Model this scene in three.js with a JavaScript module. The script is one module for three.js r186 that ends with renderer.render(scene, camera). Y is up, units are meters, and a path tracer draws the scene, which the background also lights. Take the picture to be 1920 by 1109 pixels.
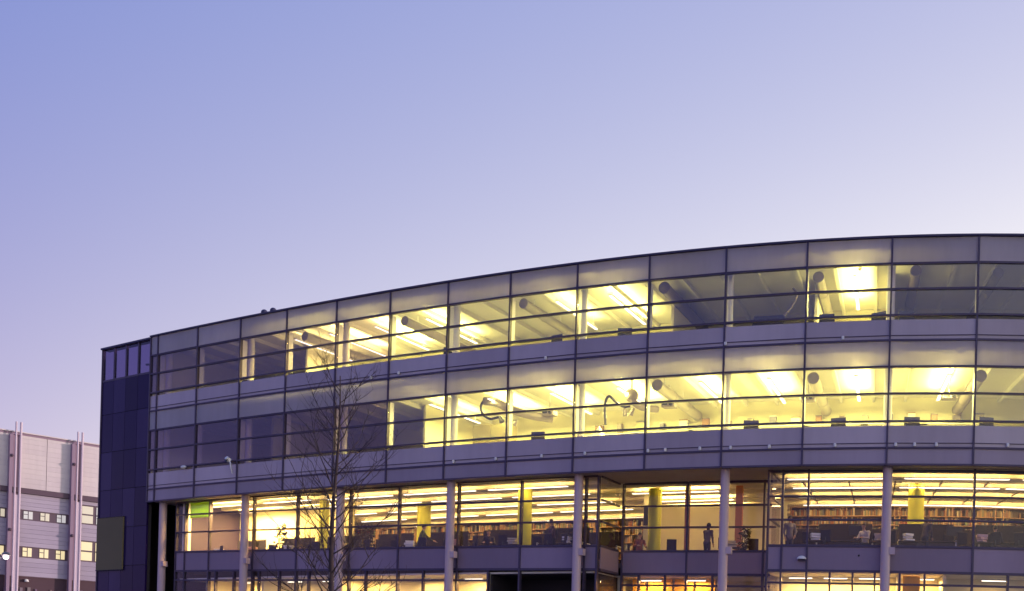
import * as THREE from 'three';
import { mergeGeometries } from 'three/addons/utils/BufferGeometryUtils.js';
import { RoundedBoxGeometry } from 'three/addons/geometries/RoundedBoxGeometry.js';
import { MarchingCubes } from 'three/addons/objects/MarchingCubes.js';
import { RectAreaLightUniformsLib } from 'three/addons/lights/RectAreaLightUniformsLib.js';

// ------------------------------------------------------------------ camera, sky, sun, exposure
const scene = new THREE.Scene();
const PW = 1920, PH = 1109, FOCAL = 1900, ROLL = 0.02778, RISE = 692.5, SLIDE = 392.55;   // a level lens, risen and slid, slightly rolled
const camera = new THREE.PerspectiveCamera(2 * Math.atan(PH / 2 / FOCAL) * 180 / Math.PI, PW / PH, 0.5, 4000);
camera.position.set(0, 1.6, 0);
camera.rotation.z = ROLL;
const cR = Math.cos(ROLL), sR = Math.sin(ROLL);
camera.setViewOffset(PW, PH, -(cR * SLIDE - sR * RISE), -(sR * SLIDE + cR * RISE), PW, PH);
scene.add(camera);

const SUN_AZ = 73 * Math.PI / 180, SUN_EL = 5 * Math.PI / 180;        // low at the right, a little beyond the building
const sunDir = new THREE.Vector3(Math.sin(SUN_AZ) * Math.cos(SUN_EL), Math.sin(SUN_EL), -Math.cos(SUN_AZ) * Math.cos(SUN_EL));
{ // dusk sky: blue overhead, lavender and pink towards the horizon, brightest round the set sun
  const w = 1024, h = 512, px = new Float32Array(w * h * 4);
  for (let j = 0; j < h; j++) for (let i = 0; i < w; i++) {
    const phi = ((i + 0.5) / w - 0.5) * 2 * Math.PI, el = Math.max(0, ((j + 0.5) / h - 0.5) * Math.PI);
    const az = Math.atan2(Math.cos(phi), -Math.sin(phi));
    let c = Math.cos(az - SUN_AZ) * Math.cos(el * 0.8); const e = Math.exp(-el * 180 / Math.PI / 16);
    if (c < -0.3) c = -0.3 - 0.3 * (1 - Math.exp((c + 0.3) / 0.3));
    const k = (j * w + i) * 4;
    px[k] = 0.138 + 0.154 * c + 1.57 * e + 2.002 * c * e;
    px[k + 1] = 0.227 + 0.097 * c + 1.253 * e + 1.98 * c * e;
    px[k + 2] = 0.648 + 0.058 * c + 0.491 * e + 0.954 * c * e;
    px[k + 3] = 1;
  }
  const sky = new THREE.DataTexture(px, w, h, THREE.RGBAFormat, THREE.FloatType);
  sky.mapping = THREE.EquirectangularReflectionMapping;
  sky.magFilter = sky.minFilter = THREE.LinearFilter;
  sky.needsUpdate = true;
  scene.background = sky; scene.environment = sky;
}
const sun = new THREE.DirectionalLight(new THREE.Color().setRGB(1, 0.72, 0.66), 2.4);
sun.position.copy(sunDir).multiplyScalar(300); sun.target.position.set(0, 0, -50);
sun.castShadow = true; sun.shadow.radius = 6; sun.shadow.mapSize.set(2048, 2048);
Object.assign(sun.shadow.camera, { left: -120, right: 120, top: 80, bottom: -40, near: 1, far: 700 });
scene.add(sun, sun.target);
RectAreaLightUniformsLib.init();
const EXPOSURE = 1.0;

// ------------------------------------------------------------------ helpers
function rng(seed) { let a = seed >>> 0; return () => { a = (a + 0x6D2B79F5) | 0; let t = Math.imul(a ^ (a >>> 15), 1 | a); t = (t + Math.imul(t ^ (t >>> 7), 61 | t)) ^ t; return ((t ^ (t >>> 14)) >>> 0) / 4294967296; }; }
const col = (r, g, b) => new THREE.Color().setRGB(r, g, b);
const std = (r, g, b, rough = 0.7, more = {}) => new THREE.MeshStandardMaterial({ color: col(r, g, b), roughness: rough, ...more });
const phys = (r, g, b, more) => new THREE.MeshPhysicalMaterial({ color: col(r, g, b), ...more });

function noiseTexture(size, seed, octaves, lo, hi, rep) {            // tileable value noise
  const R = rng(seed), d = new Uint8Array(size * size * 4), acc = new Float32Array(size * size);
  let amp = 1, total = 0;
  for (const n of octaves) {
    const g = new Float32Array(n * n).map(() => R());
    for (let y = 0; y < size; y++) for (let x = 0; x < size; x++) {
      const fx = x / size * n, fy = y / size * n, x0 = fx | 0, y0 = fy | 0, sm = (t) => t * t * (3 - 2 * t), tx = sm(fx - x0), ty = sm(fy - y0), x1 = (x0 + 1) % n, y1 = (y0 + 1) % n;
      acc[y * size + x] += amp * ((g[y0 * n + x0] * (1 - tx) + g[y0 * n + x1] * tx) * (1 - ty) + (g[y1 * n + x0] * (1 - tx) + g[y1 * n + x1] * tx) * ty);
    }
    total += amp; amp *= 0.6;
  }
  for (let i = 0; i < size * size; i++) { const v = Math.round(255 * (lo + (hi - lo) * acc[i] / total)); d[i * 4] = d[i * 4 + 1] = d[i * 4 + 2] = v; d[i * 4 + 3] = 255; }
  const t = new THREE.DataTexture(d, size, size, THREE.RGBAFormat);
  t.wrapS = t.wrapT = THREE.RepeatWrapping; t.magFilter = THREE.LinearFilter; t.minFilter = THREE.LinearFilter;
  t.repeat.set(rep, rep); t.needsUpdate = true;
  return t;
}
const grain = noiseTexture(256, 3, [4, 9, 23, 61], 0.72, 1.0, 0.23);
const streaks = noiseTexture(256, 17, [2, 5, 19, 67], 0.70, 1.0, 1); streaks.repeat.set(0.21, 0.03);
const cloudy = noiseTexture(256, 9, [3, 7, 17], 0.78, 1.0, 0.11);

const used = {};
function numbered(name) { const n = used[name] = (used[name] ?? -1) + 1; return n ? name + '_' + String(n).padStart(3, '0') : name; }
function thing(name, label, category, pos = [0, 0, 0], turn = 0, group) {
  const o = new THREE.Group(); o.name = numbered(name); o.position.set(...pos); o.rotation.y = turn;
  o.userData = { label, category }; if (group) o.userData.group = group;
  scene.add(o); o.updateMatrix();
  return o;
}
function part(parent, name, geo, mat, label) {
  const m = new THREE.Mesh(geo, mat); m.name = name; m.castShadow = m.receiveShadow = true;
  if (label) m.userData.label = label;
  parent.add(m); return m;
}
function structure(name, geo, mat) { const m = new THREE.Mesh(geo, mat); m.name = numbered(name); m.userData.kind = 'structure'; m.castShadow = m.receiveShadow = true; scene.add(m); return m; }
const box = (w, h, d, x = 0, y = 0, z = 0) => new THREE.BoxGeometry(w, h, d).translate(x, y, z);
const rbox = (w, h, d, r, x = 0, y = 0, z = 0) => new RoundedBoxGeometry(w, h, d, 1, r).translate(x, y, z);
const cyl = (r0, r1, h, x = 0, y = 0, z = 0, n = 14) => new THREE.CylinderGeometry(r0, r1, h, n).translate(x, y, z);
function tube(points, r, n = 8, seg = 16) { return new THREE.TubeGeometry(new THREE.CatmullRomCurve3(points.map((p) => new THREE.Vector3(...p))), seg, r, n); }
function merged(list) { return mergeGeometries(list.map((g) => (g.index ? g.toNonIndexed() : g)), false); }

// plan of the curved facade: m counts the bays from the left end, d is metres inwards from the glass
const BAY = Math.exp(1.18809);
const heading = (m) => { const k = (m - 7) / 7; return -0.3831 + 0.18894 * k + 0.14069 * k * k + 0.06659 * k * k * k; };
const planX = [], planZ = [], M0 = -3, M1 = 18, STEP = 0.01;
{ let x = 0, z = 0; const n = Math.round((M1 - M0) / STEP);
  for (let i = 0; i <= n; i++) { planX.push(x); planZ.push(z); const h = heading(M0 + (i + 0.5) * STEP); x += Math.cos(h) * BAY * STEP; z += Math.sin(h) * BAY * STEP; }
  const i7 = Math.round((7 - M0) / STEP), dx = -9.12837 - planX[i7], dz = 43.87475 - planZ[i7];
  for (let i = 0; i <= n; i++) { planX[i] += dx; planZ[i] += dz; } }
function P(m, d = 0) {
  const f = (m - M0) / STEP, i = Math.min(planX.length - 2, Math.max(0, Math.floor(f))), t = f - i, h = heading(m);
  return [planX[i] + (planX[i + 1] - planX[i]) * t - d * Math.sin(h), -(planZ[i] + (planZ[i + 1] - planZ[i]) * t + d * Math.cos(h))];
}
const EYE = 1.6;                                                      // heights below are above the eye, as surveyed
const fn = (h) => (typeof h === 'function' ? h : () => h);
// a block between two bay marks, two depths and two heights of a plan; uv in metres
function prism(plan, mA, mB, d0, d1, h0, h1, o = [0, 0, 0]) {
  h0 = fn(h0); h1 = fn(h1);
  const v = (m, d, h) => { const [x, z] = plan(m, d); return [x - o[0], h + EYE - o[1], z - o[2]]; };
  const a = v(mA, d0, h0(mA)), b = v(mB, d0, h0(mB)), c = v(mB, d0, h1(mB)), d = v(mA, d0, h1(mA));
  const e = v(mA, d1, h0(mA)), f = v(mB, d1, h0(mB)), g = v(mB, d1, h1(mB)), h = v(mA, d1, h1(mA));
  const pos = [], uv = [], idx = [];
  const L = (p, q) => Math.hypot(p[0] - q[0], p[1] - q[1], p[2] - q[2]);
  const quad = (p, q, r, s) => { const n = pos.length / 3; pos.push(...p, ...q, ...r, ...s); const w = L(p, q), t = L(q, r), u0 = mA * BAY, v0 = h0(mA); uv.push(u0, v0, u0 + w, v0, u0 + w, v0 + t, u0, v0 + t); idx.push(n, n + 1, n + 2, n, n + 2, n + 3); };
  quad(a, b, c, d); quad(f, e, h, g); quad(b, f, g, c); quad(e, a, d, h); quad(d, c, g, h); quad(e, f, b, a);
  const geo = new THREE.BufferGeometry();
  geo.setAttribute('position', new THREE.Float32BufferAttribute(pos, 3)); geo.setAttribute('uv', new THREE.Float32BufferAttribute(uv, 2)); geo.setIndex(idx);
  const flat = geo.toNonIndexed(); flat.computeVertexNormals(); return flat;
}
function sweep(plan, mA, mB, n, d0, d1, h0, h1, o) { const l = []; for (let i = 0; i < n; i++) l.push(prism(plan, mA + (mB - mA) * i / n, mA + (mB - mA) * (i + 1) / n, d0, d1, h0, h1, o)); return mergeGeometries(l); }

// ------------------------------------------------------------------ materials
const M = {
  mullion: std(0.075, 0.06, 0.11, 0.45, { metalness: 0.3 }),
  coping: std(0.05, 0.045, 0.11, 0.5, { metalness: 0.2 }),
  whiteTrim: std(0.78, 0.77, 0.74, 0.5),
  upperPane: phys(0.96, 0.94, 0.96, { transmission: 1, thickness: 0, roughness: 0.02, ior: 1.75 }),
  pane: phys(0.97, 0.945, 0.965, { transmission: 1, thickness: 0, roughness: 0.02, ior: 1.5, specularIntensity: 0.55 }),
  greyPane: phys(0.76, 0.69, 0.80, { transmission: 1, thickness: 0, roughness: 0.02, ior: 1.7 }),
  frosted: [0, 1, 2, 3, 4].map((i) => phys(0.84 + 0.025 * i, 0.79 + 0.024 * i, 0.90 + 0.02 * i, { transmission: 0.64, map: streaks, thickness: 0, roughness: 0.85, roughnessMap: cloudy })),
  spandrel: [0, 1, 2, 3, 4].map((i) => phys(0.45 + 0.03 * i, 0.38 + 0.028 * i, 0.45 + 0.03 * i, { roughness: 0.28, roughnessMap: cloudy, map: streaks, clearcoat: 0.5, clearcoatRoughness: 0.06 })),
  fascia: [0, 1, 2, 3].map((i) => std(0.39 + 0.022 * i, 0.325 + 0.02 * i, 0.41 + 0.025 * i, 0.5, { map: streaks, metalness: 0.1 })),
  lowPanel: [0, 1, 2, 3].map((i) => std(0.28 + 0.022 * i, 0.215 + 0.018 * i, 0.31 + 0.025 * i, 0.5, { map: streaks, metalness: 0.1 })),
  column: std(0.62, 0.48, 0.56, 0.55, { map: streaks }),
  innerColumn: std(0.78, 0.76, 0.72, 0.6),
  slab: std(0.30, 0.29, 0.31, 0.9, { map: grain }),
  ceiling: std(0.80, 0.78, 0.72, 0.9, { map: cloudy }),
  wall: std(0.80, 0.76, 0.56, 0.9, { map: cloudy }),
  carpet: std(0.22, 0.17, 0.18, 0.95, { map: grain }),
  soffit: std(0.38, 0.34, 0.36, 0.8, { map: grain }),
  dark: std(0.03, 0.025, 0.035, 0.6),
  darkGlass: [[0.018, 0.008, 0.075], [0.03, 0.018, 0.10], [0.022, 0.012, 0.088], [0.045, 0.03, 0.125], [0.02, 0.01, 0.07]].map((c) => phys(...c, { roughness: 0.18, ior: 1.45, specularIntensity: 0.35, map: streaks })),
  clearGrey: phys(0.36, 0.32, 0.52, { transmission: 1, thickness: 0, roughness: 0.02 }),
  lime: std(0.50, 0.52, 0.05, 0.6),
  duct: std(0.42, 0.39, 0.37, 0.42, { metalness: 0.4, map: grain }),
  ductDark: std(0.27, 0.23, 0.23, 0.5, { metalness: 0.3, map: grain }),
  glow: new THREE.MeshStandardMaterial({ color: col(0.9, 0.9, 0.85), emissive: col(1, 0.93, 0.70), emissiveIntensity: 3 }),
  glowWarm: new THREE.MeshStandardMaterial({ color: col(0.9, 0.9, 0.85), emissive: col(1, 0.80, 0.48), emissiveIntensity: 2.0 }),
  housing: std(0.70, 0.70, 0.68, 0.4),
  blackPlastic: std(0.02, 0.02, 0.025, 0.4),
  wood: std(0.34, 0.20, 0.11, 0.5, { map: grain }),
  darkWood: std(0.05, 0.028, 0.03, 0.5, { map: grain }),
  whitePaint: std(0.80, 0.80, 0.80, 0.5),
  fabric: std(0.022, 0.016, 0.028, 0.95),
  orange: std(0.72, 0.38, 0.05, 0.7, { map: cloudy }),
};

// ------------------------------------------------------------------ ground
{
  const g = new THREE.CircleGeometry(1500, 96).rotateX(-Math.PI / 2);
  const p = g.attributes.position, uv = g.attributes.uv;
  for (let i = 0; i < p.count; i++) uv.setXY(i, p.getX(i), p.getZ(i));
  structure('ground', g, std(0.11, 0.105, 0.11, 0.95, { map: grain, bumpMap: grain, bumpScale: 0.01 }));
  const pv = sweep(P, -1.6, 17.8, 60, -9, 20, -1.6, -1.48);
  structure('pavement', pv, std(0.24, 0.23, 0.23, 0.9, { map: grain }));
}

// ------------------------------------------------------------------ the curved office building
const L = [16.96, 15.95, 14.96, 13.95, 12.98, 11.95, 10.91, 9.84, 8.81, 8.16];   // roof, heads, transoms, sills, floors, fascia
const END = 17;
const [bx, bz] = P(7, 6); const BO = [bx, 0, bz];
const office = thing('office_building', 'curved dusk-lit glass office building with glazed floors standing on round lavender columns', 'building', BO);
const pr = (name, mat, mA, mB, d0, d1, h0, h1, label) => part(office, name, prism(P, mA, mB, d0, d1, h0, h1, BO), mat, label);
const px = (metres) => metres / BAY;
const pick = (list, i) => list[(i * 7 + 3) % list.length];
const DEPTH = 14;
// carcass: floors, ceilings, roof, back and end walls
part(office, 'roof', sweep(P, -0.15, END, 48, 0.16, DEPTH, 16.68, 16.90, BO), M.slab);
part(office, 'coping', sweep(P, -0.2, END, 48, -0.09, 0.5, 16.95, 17.02, BO), M.coping);
part(office, 'ceiling', sweep(P, -0.1, END, 40, 0.22, 6.5, 16.50, 16.60, BO), M.ceiling);
part(office, 'floor_slab', sweep(P, -0.15, END, 48, 0.16, DEPTH, 12.66, 12.94, BO), M.slab);
part(office, 'ceiling', sweep(P, -0.1, END, 40, 0.22, 6.5, 12.50, 12.60, BO), M.ceiling);
part(office, 'floor_slab', sweep(P, -0.15, END, 48, 0.16, DEPTH, 8.40, 8.76, BO), M.slab);
part(office, 'soffit', sweep(P, -0.15, 0.3, 2, 0.12, 2.75, 8.17, 8.22, BO), M.soffit);
part(office, 'soffit', sweep(P, 0.3, END, 46, 0.12, 0.86, 8.17, 8.22, BO), M.soffit);
part(office, 'soffit', sweep(P, 8.22, 10.56, 8, 0.87, 2.75, 8.17, 8.22, BO), M.soffit);
part(office, 'ceiling', sweep(P, 0.3, 8.2, 20, 0.88, 2.77, 8.26, 8.34, BO), M.ceiling);
part(office, 'ceiling', sweep(P, 10.58, END, 20, 0.88, 2.77, 8.26, 8.34, BO), M.ceiling);
part(office, 'ceiling', sweep(P, 0.3, END, 40, 2.78, DEPTH - 0.2, 8.26, 8.34, BO), M.ceiling);
part(office, 'floor_slab', sweep(P, 0.3, 8.2, 24, 0.9, DEPTH, 4.44, 4.66, BO), M.carpet);
part(office, 'floor_slab', sweep(P, 8.2, 10.56, 10, 2.95, DEPTH, 4.44, 4.66, BO), M.carpet);
part(office, 'floor_slab', sweep(P, 10.56, END, 20, 0.9, DEPTH, 4.44, 4.66, BO), M.carpet);
part(office, 'ceiling', sweep(P, 0.3, END, 40, 2.95, 9, 4.02, 4.10, BO), M.ceiling);
part(office, 'ceiling', sweep(P, 0.3, 8.2, 20, 0.9, 2.94, 4.02, 4.10, BO), M.ceiling);
part(office, 'ceiling', sweep(P, 10.56, END, 20, 0.9, 2.94, 4.02, 4.10, BO), M.ceiling);
part(office, 'back_wall', sweep(P, -0.15, END, 40, 6.5, 6.7, 12.96, 16.66, BO), M.wall);
part(office, 'back_wall', sweep(P, -0.15, END, 40, 6.5, 6.7, 8.78, 12.64, BO), M.wall);
part(office, 'back_wall', sweep(P, 0.3, END, 40, DEPTH, DEPTH + 0.2, -1.5, 16.9, BO), M.wall);
part(office, 'back_wall', sweep(P, 0.3, 6.6, 20, 2.6, 2.75, -1.46, 4.01, BO), M.wall);
part(office, 'back_wall', sweep(P, 8.25, 10.55, 8, 5.0, 5.2, -1.46, 4.01, BO), M.wall);
part(office, 'back_wall', sweep(P, 10.6, END, 20, 2.6, 2.75, -1.46, 4.01, BO), M.wall);
pr('end_wall', M.wall, END, END + 0.05, -0.05, DEPTH + 0.2, -1.5, 16.9);
pr('end_wall', M.wall, -0.2, -0.16, 0.11, 13.9, 8.2, 16.9);
pr('end_wall', std(0.03, 0.018, 0.06, 0.7), 0.24, 0.28, 0.9, DEPTH, -1.5, 8.15);
// partitions between rooms (they stop short of the glass)
for (const [m, h0, h1, d0] of [[2.45, 12.96, 16.48, 2.8], [9.02, 12.96, 16.48, 2.6], [11.02, 12.96, 16.48, 2.6], [12.03, 12.96, 16.48, 2.4], [4.92, 8.78, 12.48, 2.8], [2.0, 8.78, 12.48, 2.0]])
  pr('partition', M.wall, m - 0.02, m + 0.02, d0, 6.48, h0, h1);
for (const m of [0.95, 2.25, 3.9, 6.57, 12.2, 12.75]) pr('partition', M.wall, m - 0.02, m + 0.02, 1.0, 2.58, -1.44, 4.0);
for (const m of [8.27, 10.57]) pr('partition', M.wall, m - 0.02, m + 0.02, 3.0, 4.98, -1.44, 4.0);
pr('partition', M.wall, 0.32, 3.05, 4.4, 4.5, 4.68, 8.2);              // plain cream wall of the corner room
pr('partition', M.wall, 9.35, 10.5, 6.2, 6.3, 4.68, 7.75);
pr('partition', M.wall, 8.40, 8.62, 4.6, 4.7, 4.68, 8.2);
// ceiling beams, running inwards
for (let m = 0.3; m < END; m += 0.5) for (const h of [16.44, 12.44]) pr('ceiling_beam', M.ceiling, m - px(0.07), m + px(0.07), 0.4, 6.46, h - 0.14, h + 0.055);
// battens across the library ceiling, with joints running inwards
for (const d of [1.15, 2.2, 3.2, 4.3, 5.4, 6.5, 7.6, 8.8, 10, 11.5]) for (const [a, b] of d < 2.5 ? [[0.32, 8.18], [10.6, END - 0.05]] : [[0.32, END - 0.05]]) part(office, 'ceiling_beam', sweep(P, a, b, 30, d, d + 0.34, 8.10, 8.255, BO), M.ceiling);
for (let m = 10.9; m < 15; m += 0.62) pr('ceiling_beam', M.ductDark, m - px(0.04), m + px(0.04), 2.9, 10, 8.02, 8.076);

// curtain wall of the two upper floors
const FINS = [[L[3] + 0.04, L[1] - 0.04], [L[7] + 0.04, L[5] - 0.04]];
for (let m = 0; m <= END; m++) {
  pr('mullion', M.mullion, m - px(0.036), m + px(0.036), -0.06, 0.10, L[9] - 0.01, L[0] - 0.02);
  for (const [h0, h1] of FINS) pr('mullion_fin', M.whiteTrim, m - px(0.028), m + px(0.028), 0.102, 0.36, h0, h1);
}
pr('mullion', M.mullion, -0.2, -0.175, -0.06, 0.10, L[9] - 0.01, L[0] - 0.02);
for (let i = -1; i < END; i++) {
  const a = (i < 0 ? -0.175 : i + px(0.036)), b = i + 1 - px(0.036);
  for (let k = 1; k < 10; k++) pr('transom', M.mullion, a, b, -0.045, 0.09, L[k] - 0.038, L[k] + 0.038);
  pr('spandrel_panel', pick(M.frosted, i + 2), a, b, 0.0, 0.012, L[1] + 0.04, L[0] - 0.02);
  pr('spandrel_panel', pick(M.frosted, i + 3), a, b, 0.0, 0.012, L[5] + 0.04, L[4] - 0.04);
  for (const k of [1, 2, 5, 6]) pr('window_pane', i < 5 ? M.greyPane : M.upperPane, a, b, 0.01, 0.022, L[k + 1] + 0.04, L[k] - 0.04);
  for (const k of [3, 7]) {
    pr('spandrel_panel', pick(M.spandrel, i + k), a, b, 0.0, 0.03, L[k + 1] + 0.04, L[k] - 0.17);
    pr('window_pane', M.pane, a, b, 0.01, 0.022, L[k] - 0.165, L[k] - 0.04);
    pr('rail', M.mullion, a, b, -0.03, -0.005, L[k + 1] + 0.17, L[k + 1] + 0.195);
  }
  pr('fascia_panel', pick(M.fascia, i + 1), a, b, 0.0, 0.03, L[9] + 0.04, L[8] - 0.04);
}
// little white brackets along the sill panels
{
  const g = new RoundedBoxGeometry(0.11, 0.15, 0.08, 1, 0.03);
  for (const [m, h] of [[6.17, 8.92], [6.85, 8.92], [7.55, 8.93], [8.18, 8.94], [9.05, 8.92], [9.28, 8.93], [9.73, 8.93], [10.12, 8.92], [10.6, 8.92], [11.39, 8.92], [12.1, 8.92], [12.32, 8.92], [12.57, 8.92], [13.39, 8.93], [4.69, 13.1], [5.19, 13.14], [7.57, 13.1], [11.45, 13.1], [10.02, 13.1]]) {
    const [x, z] = P(m, -0.07), b = part(office, 'bracket', g, M.whitePaint);
    b.position.set(x - bx, h + EYE, z - bz); b.rotation.y = heading(m);
  }
}
// columns: white ones inside the glass above, lavender ones below
for (let m = 0; m <= END; m += 2) {
  const [x, z] = P(m, 0.62);
  for (const [h0, h1] of [[12.96, 16.48], [8.78, 12.48]]) part(office, 'inner_column', cyl(0.16, 0.16, h1 - h0, x - bx, (h0 + h1) / 2 + EYE, z - bz, 24), M.innerColumn);
  const [cx, cz] = P(m + 0.02, 0.47);
  part(office, 'column', cyl(0.19, 0.19, 9.66, cx - bx, 8.16 - 4.83 + EYE, cz - bz, 28), M.column);
  pr('column_bracket', M.column, m + 0.02 + px(0.14), m + 0.02 + px(0.36), 0.32, 0.56, 4.72, 5.0);
}
// glazing of the two lower floors, set back behind the columns; its lines rise a little towards the left end
const lift = (m) => 0.45 * Math.pow(Math.max(0, 13 - m) / 13, 1.6);
const low = (h) => (m) => Math.min(8.15, h + lift(m));
const H = { head: 8.06, t1: 7.06, t2: 6.12, sill: 5.08, base: 4.07, gt: 3.58, foot: -1.45 };
function lowBay(a, b, d, i, split, open = 99) {   // beyond the mark «open» the ground floor is an unglazed dark entrance
  for (const [h, t] of [[H.head, 0.05], [H.t1, 0.035], [H.t2, 0.035], [H.sill, 0.045], [H.base, 0.05]]) pr('transom', M.mullion, a, b, d - 0.05, d + 0.1, (m) => low(h)(m) - t, (m) => low(h)(m) + t);
  for (const [h0, h1] of [[H.t1, H.head], [H.t2, H.t1], [H.sill, H.t2]]) pr('window_pane', M.pane, a, b, d + 0.01, d + 0.022, (m) => low(h0)(m) + 0.03, (m) => low(h1)(m) - 0.03);
  pr('spandrel_panel', pick(M.lowPanel, i), a, b, d - 0.01, d + 0.03, (m) => low(H.base)(m) + 0.05, (m) => low(H.sill)(m) - 0.05);
  pr('spandrel_backing', M.dark, a, b, d + 0.06, d + 0.09, (m) => low(H.base)(m) - 0.04, (m) => low(H.sill)(m) + 0.04);
  const marks = [a, ...split, b];
  if (a < open) pr('transom', M.mullion, a, Math.min(b, open), d - 0.05, d + 0.1, (m) => low(H.gt)(m) - 0.04, (m) => low(H.gt)(m) + 0.04);
  for (let k = 0; k + 1 < marks.length; k++) {
    if (k) pr('mullion', M.mullion, marks[k] - px(0.04), marks[k] + px(0.04), d - 0.06, d + 0.09, H.foot, (m) => low(H.base)(m) - 0.05);
    const a1 = marks[k] + (k ? px(0.045) : 0), b1 = marks[k + 1] - (k + 2 < marks.length ? px(0.045) : 0);
    if (a1 >= open) continue;
    pr('window_pane', M.pane, a1, b1, d + 0.01, d + 0.022, (m) => low(H.gt)(m) + 0.04, (m) => low(H.base)(m) - 0.05);
    pr('window_pane', M.pane, a1, b1, d + 0.01, d + 0.022, H.foot, (m) => low(H.gt)(m) - 0.04);
  }
}
const D = 0.79, RD = 2.8;
const lows = [[0.24, 0.47, []], [0.47, 1.07, []], [1.07, 2.1, [1.25, 1.68]], [2.1, 3.05, [2.25, 2.7]], [3.05, 4.12, [3.32]], [4.12, 5.04, [4.45]], [5.04, 6.08, [5.5]], [6.08, 7.1, [6.6]], [7.1, 8.08, []], [8.08, 8.26, []]];
const lows2 = [[10.56, 10.74, []], [10.74, 11.06, []], [11.06, 12.02, [11.35, 11.63, 11.9]], [12.02, 13.07, [12.2, 12.5]], [13.07, 14.05, [13.5]], [14.05, 15.05, []], [15.05, 16.02, []], [16.02, 17, []]];
for (const list of [lows, lows2]) list.forEach(([a, b, s], i) => {
  pr('mullion', M.mullion, a - px(0.04), a + px(0.04), D - 0.06, D + 0.12, H.foot, 8.15);
  lowBay(a + px(0.042), b - px(0.042), D, i, s, list === lows ? 6.6 : 99);
  if (i === list.length - 1) pr('mullion', M.mullion, b - px(0.04), b + px(0.04), D - 0.06, D + 0.12, H.foot, 8.15);
});
[[8.34, 9.3, [8.6, 8.99]], [9.3, 10.38, [9.68]], [10.38, 10.56, []]].forEach(([a, b, s], i) => {          // the recessed entrance bay
  pr('mullion', M.mullion, a - px(0.04), a + px(0.04), RD - 0.06, RD + 0.12, H.foot, 8.15);
  lowBay(a + px(0.042), b - px(0.042), RD, i + 1, s);
});
for (const [m, s] of [[8.29, 1], [10.6, -1]]) {                        // its two glazed returns
  const g = (name, mat, h0, h1, t) => pr(name, mat, m - px(t), m + px(t), D + 0.12, RD - 0.07, h0, h1);
  for (const [h, t] of [[H.head, 0.05], [H.t1, 0.035], [H.t2, 0.035], [H.sill, 0.045], [H.base, 0.05]]) g('transom', M.mullion, low(h)(m) - t, low(h)(m) + t, 0.04);
  for (const [h0, h1] of [[H.t1, H.head], [H.t2, H.t1], [H.sill, H.t2], [H.foot, H.base]]) g('window_pane', M.pane, low(h0)(m) + 0.05, low(h1)(m) - 0.05, 0.006);
  g('spandrel_panel', M.lowPanel[1], low(H.base)(m) + 0.05, low(H.sill)(m) - 0.05, 0.02);
}
pr('wall', M.dark, 6.62, 8.24, 3.2, 3.3, -1.45, 4.0);                  // dark entrance under the library
part(office, 'soffit', sweep(P, 6.62, 8.24, 6, 0.9, 3.2, 3.985, 4.015, BO), M.dark);
for (const m of [6.62, 8.22]) pr('wall', M.dark, m - 0.01, m + 0.01, 0.95, 3.2, -1.45, 3.98);
// yellow-green round columns among the books
for (const [m, d, r] of [[3.0, 2.6, 0.24], [4.37, 5, 0.34], [6.88, 2.2, 0.32], [8.66, 4, 0.3], [12.45, 4, 0.34]]) { const [x, z] = P(m, d); part(office, 'lime_column', cyl(r, r, 3.4, x - bx, 4.66 + 1.75 + EYE, z - bz, 24), M.lime, 'yellow-green round column on the library floor'); }
pr('white_post', M.whiteTrim, 0.30, 0.40, 0.98, 1.25, 4.68, 8.15);
pr('wall_screen', M.blackPlastic, 8.17 + 0.26, 8.36 + 0.24, 4.4, 4.5, 6.55, 7.42);
pr('post', std(0.5, 0.2, 0.13, 0.7), 9.2, 9.26, 3.3, 3.5, 4.68, 8.2, 'terracotta post inside the recessed bay');
pr('post', std(0.5, 0.2, 0.13, 0.7), 9.86, 9.96, 4.2, 4.4, 4.68, 8.2, 'terracotta post inside the recessed bay');
pr('partition', M.wall, 8.42, 9.35, 6.2, 6.3, 4.68, 7.75);
// warm timber panels behind the entrance glass
for (const [a, b] of [[8.42, 8.62], [8.66, 9.02], [9.06, 9.34], [9.38, 9.66]]) pr('wall_panel', M.orange, a, b, 3.45, 3.55, -1.4, 3.98);

pr('wall_panel', M.orange, 12.25, 12.46, 1.3, 1.4, -1.4, 3.98);
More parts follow.
